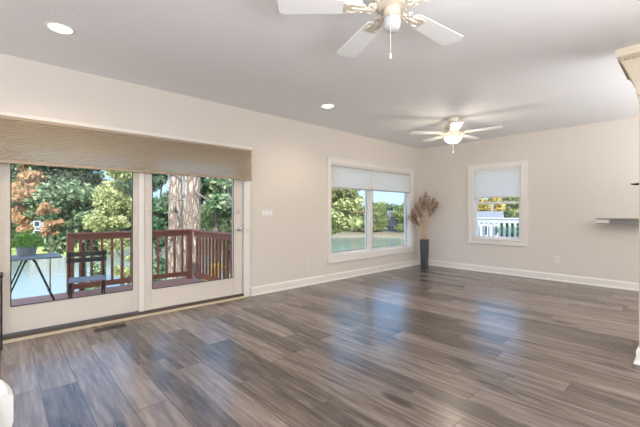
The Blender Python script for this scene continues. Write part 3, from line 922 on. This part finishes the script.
# ---------------------------------------------------------------- white balcony beyond the far window
BY = 8.95
bal = struct_empty('balcony', (2, BY - .7, DZ))
bm = NB()
for k in range(10): box(bm, -2.2, 2.6, -.72 + k * .146, -.58 + k * .146, -.04, 0)
obj('balcony_boards', bm, simple('pale_boards', (.55, .54, .52), .7), bal)
WHITEP = simple('white_railing_paint', (.80, .80, .80), .4, noise=.01)
railing('balcony_railing', 'white painted balcony railing seen through the far wall window', (-.1, BY, 0), (4.4, BY, 0), [0, 4.5], .12, WHITEP, WHITEP, 1.22, .10, DZ, balw=.04, cap=.07)
bm = NB(); box(bm, -.2, 4.5, LY + WT, BY + .1, -3.2, DZ - .041); struct(obj('lower_storey', bm, simple('pale_siding', (.55, .53, .5), .7)))

# ---------------------------------------------------------------- terrain and lake
def at(px, t, z=0):
    u = (px - 320) / 347
    p = CAM + FW * t + RT * (u * t); p.z = z; return p


LAKE_Z = -3.76
def polar_mesh(rings, a0, a1, n):
    vs, fs = [], []
    for r in rings:
        for k in range(n + 1):
            a = a0 + (a1 - a0) * k / n; rr = r[0] + (r[2] if len(r) > 2 else 0) * math.sin(a * 5 + r[0]) + .6 * math.sin(a * 23)
            vs.append((CAM.x + rr * math.cos(a), rr * math.sin(a), r[1]))
    for i in range(len(rings) - 1):
        for k in range(n):
            q = i * (n + 1) + k; fs.append((q, q + 1, q + n + 2, q + n + 1))
    return vs, fs
SHORE = simple('dry_shore_grass', (.21, .17, .11), .95, noise=.25, scale=.4)
struct(obj('far_shore', polar_mesh([(70, -4.2, .4), (71, -3.5, .4), (76, -3.1, .4), (90, -2.8, .4), (130, -1.5, 1), (240, -1, 0)], math.radians(40), math.radians(200), 120), SHORE))
bm = NB(); box(bm, -250, 250, -250, 250, -4.6, LAKE_Z); struct(obj('lake', bm, WATER))
# lawn on the opposite bank seen between the table and the railing
q = [at(-25, 44, -3.4), at(40, 40, -3.4), at(100, 43, -3.4), at(160, 60, -3.4), at(150, 90, -3.4), at(-40, 90, -3.4)]
vs = [tuple(p) for p in q] + [(p.x, p.y, -4.3) for p in q]
fs = [tuple(range(6))] + [(i, (i + 1) % 6, (i + 1) % 6 + 6, i + 6) for i in range(6)]
struct(obj('far_lawn', (vs, fs), GROUND))
# near bank
vs = []; fs = []
pts = [(30, -40), (-13, -40), (-12, -14), (-10.5, -4), (-8, 3), (-9.5, 8), (-8.5, 13), (-3, 16), (30, 18)]
top = [(x, y, -3.0) for x, y in pts]; low = [(x - 2.2, y + (1.6 if y > 10 else 0), -4.2) for x, y in pts]
vs = top + low; n = len(pts); fs = [tuple(range(n))[::-1]] + [(i, (i + 1) % n, (i + 1) % n + n, i + n) for i in range(n)]
struct(obj('near_bank', (vs, fs), GROUND))


# ---------------------------------------------------------------- trees
rng = np.random.default_rng(5)
def foliage(blobs, nleaf, size, flat=1.0, seed=0):
    """blobs: (cx,cy,cz,rx,rz)"""
    rg = np.random.default_rng(seed)
    wts = np.array([b[3] ** 2 * b[4] for b in blobs]); wts /= wts.sum()
    idx = rg.choice(len(blobs), nleaf, p=wts); B = np.array(blobs)[idx]
    d = rg.normal(size=(nleaf, 3)); d /= np.linalg.norm(d, axis=1)[:, None]
    rad = rg.random(nleaf) ** .42
    P = B[:, :3] + d * rad[:, None] * np.stack([B[:, 3], B[:, 3], B[:, 4]], 1)
    u = rg.normal(size=(nleaf, 3)); u[:, 2] *= flat; u /= np.linalg.norm(u, axis=1)[:, None]
    w_ = rg.normal(size=(nleaf, 3)); v = np.cross(u, w_); v /= np.linalg.norm(v, axis=1)[:, None]
    s = size * (.6 + .8 * rg.random(nleaf))[:, None]
    V = np.stack([P - u * s, P + v * s * .55, P + u * s, P - v * s * .55], 1).reshape(-1, 3)
    F = np.arange(nleaf * 4).reshape(-1, 4)
    return V.tolist(), F.tolist()


def clump(c, R, Rz, n, sub, seed):
    rg = random.Random(seed); out = []
    for i in range(n):
        a = rg.uniform(0, 2 * PI); ph = math.acos(rg.uniform(-1, 1)); q = rg.random() ** .4
        out.append((c[0] + R * q * math.sin(ph) * math.cos(a), c[1] + R * q * math.sin(ph) * math.sin(a), c[2] + Rz * q * math.cos(ph), sub * rg.uniform(.7, 1.2), sub * rg.uniform(.5, .9)))
    return out


def tree(label, cat, loc, blobs, nleaf, size, leafm, trunk_r, ztop, bark, seed, group=None, name='tree', branches=7):
    r = thing(name, label, cat, loc, 0, group)
    bm = NB(); rg = random.Random(seed)
    zt = ztop
    tube(bm, [(0, 0, 0), (0.02, 0, zt * .3), (.05 * trunk_r, .1 * trunk_r, zt * .65), (0, 0, zt)], [trunk_r * 1.25, trunk_r, trunk_r * .75, trunk_r * .35], 12)
    obj('trunk', bm, bark, r, smooth=True)
    if branches:
        bm = NB()
        for i in range(branches):
            b = rg.choice(blobs); z0 = min(zt * .9, max(.3 * zt, b[2] - 1.0))
            tube(bm, [(0, 0, z0), (b[0] * .5, b[1] * .5, (z0 + b[2]) / 2 + .1), (b[0], b[1], b[2])], [trunk_r * .3, trunk_r * .18, .02], 6)
        obj('branches', bm, bark, r)
    obj('foliage', foliage(blobs, nleaf, size, seed=seed), leafm, r)
    return r


def zat(py, t): return 1.24 + (212 - py) * t / 347

G = -3.0
# two pine trunks close to the deck
def pine(label, px, t, r, seed, lean=0):
    p = at(px, t, G); root = thing('pine_tree', label, 'pine tree', p)
    bm = NB(); n = 20; m = 40
    rg = random.Random(seed); rings = []
    for i in range(m):
        z = i / (m - 1) * 15
        rr = r * (1.25 - .22 * min(1, z / 1.5)) * (1 - .02 * z)
        rings.append([bm.verts.new((rr * (1 + .06 * rg.uniform(-1, 1)) * math.cos(2 * PI * k / n) + lean * z, rr * (1 + .06 * rg.uniform(-1, 1)) * math.sin(2 * PI * k / n), z)) for k in range(n)])
    for a, b in zip(rings, rings[1:]):
        for k in range(n): bm.faces.new((a[k], a[(k + 1) % n], b[(k + 1) % n], b[k]))
    bm.faces.new(rings[-1])
    obj('trunk', bm, PINE, root, smooth=True)
    bm = NB()
    for i in range(9):
        z = rg.uniform(3.0, 6.5); a = rg.uniform(0, 2 * PI)
        p0 = Vector((lean * z, 0, z)); dd = Vector((math.cos(a), math.sin(a), rg.uniform(-.3, .3)))
        L_ = rg.uniform(.5, 1.1)
        e1 = p0 + dd * (r + L_ * .5) + Vector((0, 0, rg.uniform(-.15, .15))); e2 = e1 + dd * L_ * .5 + Vector((rg.uniform(-.2, .2), rg.uniform(-.2, .2), rg.uniform(-.2, .2)))
        tube(bm, [p0 + dd * r * .6, e1, e2], [.03, .018, .005], 6)
        tube(bm, [e1, e1 + dd * .3 + Vector((rg.uniform(-.3, .3), rg.uniform(-.3, .3), rg.uniform(-.1, .3)))], [.014, .004], 5)
    obj('dead_branches', bm, PINE, root)
    bl = clump((lean * 12, 0, 12.5), 2.6, 2.2, 14, 1.0, seed)
    obj('foliage', foliage(bl, 5000, .13, seed=seed), DARKG, root)


pine('slimmer pine trunk behind the deck railing, left of the thick one', 175.5, 10.2, .205, 3)
pine('thick rough-barked pine trunk behind the deck railing corner', 192, 9.2, .235, 8, lean=-.004)

def T(label, px, t, ztop_px, zbot_px, wpx, leafm, nleaf, size, seed, tr=.16, group=None, nb=16, subk=.33, name='tree', cat='tree', g0=G, bark=None, off=0):
    R = wpx * t / 347 / 2; zt = zat(ztop_px, t); zb = zat(zbot_px, t)
    c = (0, 0, (zt + zb) / 2 - g0); Rz = (zt - zb) / 2
    bl = clump(c, R * .8, Rz * .85, nb, R * subk, seed)
    o_ = RT * (off * t / 347); bl = [(b[0] + o_.x, b[1] + o_.y) + tuple(b[2:]) for b in bl]
    return tree(label, cat, at(px, t, g0), bl, nleaf, size, leafm, tr, max(c[2], .5), bark or BARK, seed, group, name)


# seen through the patio doors
T('leafy green tree filling the left of the fixed door pane', 84, 15.5, 130, 228, 120, GREEN, 20000, .10, 11, off=-44, tr=.09, nb=26)
T('pale sunlit green tree in the middle of the fixed door pane', 122, 13.5, 135, 262, 66, LIME, 7500, .085, 12, tr=.07, nb=24, off=-10)
T('dark green tree behind the deck railing of the fixed door pane', 104, 17.5, 120, 285, 116, GREEN, 22000, .11, 13, tr=.09, nb=26)
T('pinkish autumn maple at the far left behind the potted plant', -14, 14.0, 140, 244, 50, PINK, 6000, .09, 14, off=32, nb=20)
T('small pinkish tree just right of the potted plant in the door view', 50, 13.0, 196, 243, 26, PINK, 1500, .075, 19, tr=.03, nb=14)
T('evergreen tree behind the slimmer pine trunk', 158, 15.5, 125, 290, 70, DARKG, 9000, .13, 15)
T('evergreen tree between the pine trunks and the door edge', 215, 14.5, 125, 236, 66, GREEN, 9000, .12, 16)
T('yellow-green tree low behind the return railing', 228, 18.5, 140, 262, 60, LIME, 5000, .13, 17)
T('dark evergreen tree far right of the door view', 255, 17.0, 130, 250, 70, DARKG, 8000, .14, 18)
# lake window tree
T('sunlit lime green tree in the left pane of the twin window', 298, 16.0, 150, 240, 60, LIME, 16000, .095, 21, nb=46, subk=.36, off=40)

# shrubs below the deck
sh = None
random.seed(3)
for i, (px, t, zt, wp, m, lab) in enumerate([
        (95, 12.0, 262, 26, GREEN, 'green shrub low behind the railing left of the door post'),
        (128, 11.5, 248, 24, LIME, 'pale shrub behind the railing next to the door post'),
        (158, 13.0, 258, 30, GREEN, 'dark shrub at the foot of the slimmer pine'),
        (212, 13.0, 258, 30, GOLD, 'golden shrub low behind the return railing'),
        (232, 11.5, 262, 28, GREEN, 'green shrub at the right end of the return railing')]):
    T(lab, px, t, zt, 300, wp, m, 1800, .07, 40 + i, tr=.04, name='shrub', cat='shrub', nb=8, subk=.4)

# ---------------------------------------------------------------- far shore: trees and houses
GZ = -3.0
protos = {}
FLIME = leaf_mat('distant_yellow_green_leaves', [(.16, .22, .06), (.28, .33, .12), (.36, .38, .18)])
FGREEN = leaf_mat('distant_green_leaves', [(.06, .13, .06), (.12, .22, .10), (.20, .28, .13)])
FGOLD = leaf_mat('distant_golden_leaves', [(.30, .25, .10), (.42, .35, .16), (.38, .24, .10)])
def far_tree(px, t, h, wd, kind, seed):
    lab = {'gold': 'golden autumn tree among the trees along the far shore', 'green': 'green tree among the trees along the far shore', 'lime': 'yellow-green tree among the trees along the far shore', 'dark': 'dark evergreen among the trees along the far shore'}[kind]
    grp = {'gold': 'golden trees along the far shore', 'green': 'green trees along the far shore', 'lime': 'yellow-green trees along the far shore', 'dark': 'dark evergreens along the far shore'}[kind]
    key = (kind, seed % 3)
    if key not in protos:
        bl = clump((0, 0, 4.4), 2.6, 3.6, 16, 1.5, seed) + [(x, y, 1.3, 1.5, 1.3) for x, y in ((1.2, 0), (-1.2, .3), (0, -1.2), (.2, 1.2))] if kind != 'dark' else [(0, 0, z, max(.5, 2.4 * (1 - z / 10.5)), .8) for z in (1.5, 2.6, 3.7, 4.8, 5.9, 7, 8.1, 9)]
        m = {'gold': FGOLD, 'green': FGREEN, 'lime': FLIME, 'dark': DARKG}[kind]
        protos[key] = tree(lab, 'tree', at(px, t, GZ), bl, 2600, .30, m, .22, 7.0, BARK, seed, grp, branches=5)
        o = protos[key]
    else:
        o = dup(protos[key])
    o.location = at(px, t, GZ); s = h / 9.3; o.scale = (wd, wd, s); o.rotation_euler = (0, 0, random.uniform(0, 6))
    return o


random.seed(77)
px = -60
kinds = ['gold', 'green', 'lime', 'gold', 'dark', 'lime', 'green']
i = 0
while px < 545:
    ok = not (384 < px < 400)
    if ok and not (30 < px < 56) and not (262 < px < 318):
        t = random.uniform(74.2, 78) / max(.55, math.sqrt(1 + ((px - 320) / 347) ** 2))
        far_tree(px, t, random.uniform(5.4, 6.8), random.uniform(.75, .95), kinds[(i * 5 + random.randrange(3)) % 7], i); i += 1
    px += random.uniform(8, 11)
px = -55
while px < 540:
    if not (262 < px < 318):
        t = random.uniform(90, 97) / max(.55, math.sqrt(1 + ((px - 320) / 347) ** 2))
        far_tree(px, t, random.uniform(7.0, 8.2), random.uniform(1.1, 1.3), ['green', 'gold', 'green', 'lime'][i % 4], i); i += 1
    px += random.uniform(14, 20)


def house(label, px, t, wpx, hbot, heave, hroof, wallc, roofc, rz, gz=GZ):
    p = at(px, t, gz); W = wpx * t / 347; D = W * .8
    r = thing('lake_house', label, 'house', p, rz)
    hw = heave - gz; hr = hroof - gz
    bm = NB(); box(bm, -W / 2, W / 2, -D / 2, D / 2, 0, hw); obj('walls', bm, simple('siding_%d' % px, wallc, .7), r)
    bm = NB()
    pr = [(-D / 2 - .4, hw - .1), (0, hr), (D / 2 + .4, hw - .1), (D / 2 + .4, hw + .1), (0, hr + .25), (-D / 2 - .4, hw + .1)]
    A = [bm.verts.new((-W / 2 - .3, y, z)) for y, z in pr]; B = [bm.verts.new((W / 2 + .3, y, z)) for y, z in pr]
    for k in range(6): bm.faces.new((A[k], A[(k + 1) % 6], B[(k + 1) % 6], B[k]))
    bm.faces.new(A[::-1]); bm.faces.new(B)
    prg = [(-D / 2, hw), (D / 2, hw), (0, hr)]
    A = [bm.verts.new((-W / 2, y, z)) for y, z in prg]; B = [bm.verts.new((W / 2, y, z)) for y, z in prg]
    bm.faces.new(A); bm.faces.new(B[::-1]); bmesh.ops.recalc_face_normals(bm, faces=bm.faces)
    obj('roof', bm, simple('roof_%d' % px, roofc, .8), r)
    gm = simple('dark_window_%d' % px, (.05, .06, .07), .1)
    for row in range(2):
        for k in range(3):
            x = (-.33 + .33 * k) * W; z = hw * (.12 + .47 * row)
            bm = NB(); box(bm, x - W * .09, x + W * .09, -D / 2 - .06, -D / 2 + .02, z, z + hw * .28); wn_ = obj('window_frame', bm, WHITEP, r)
            bm = NB(); box(bm, x - W * .075, x + W * .075, -D / 2 - .09, -D / 2 - .05, z + hw * .02, z + hw * .26); obj('pane', bm, gm, wn_)
    bm = NB(); box(bm, W * .2, W * .3, .3, .9, hw, hr + .9); obj('chimney', bm, simple('chimney_brick_%d' % px, (.25, .24, .23), .8), r)
    return r


house('blue-grey lake house on the far shore in the right pane', 392, 79, 8, 0, .2, 1.3, (.15, .19, .28), (.12, .12, .15), TH + .1 - .2)
house('pale lake house across the water just above the potted plant', 47, 58, 26, 0, .2, 1.9, (.30, .29, .29), (.25, .22, .22), TH + .75)
house('low pale neighbouring house with grey roof behind the balcony railing', 485, 32, 26, 0, .55, 1.05, (.62, .62, .62), (.20, .21, .24), TH - .45)
T('dark green hedge behind the right half of the balcony railing', 510, 22, 215, 250, 26, DARKG, 3000, .10, 61, tr=.06, name='hedge', cat='hedge', nb=12)
T('golden autumn tree above the grey roof in the far window', 480, 42, 185, 222, 40, GOLD, 5000, .22, 62)
T('yellow-green autumn tree at the right of the far window view', 515, 45, 180, 222, 44, LIME, 5000, .22, 63)
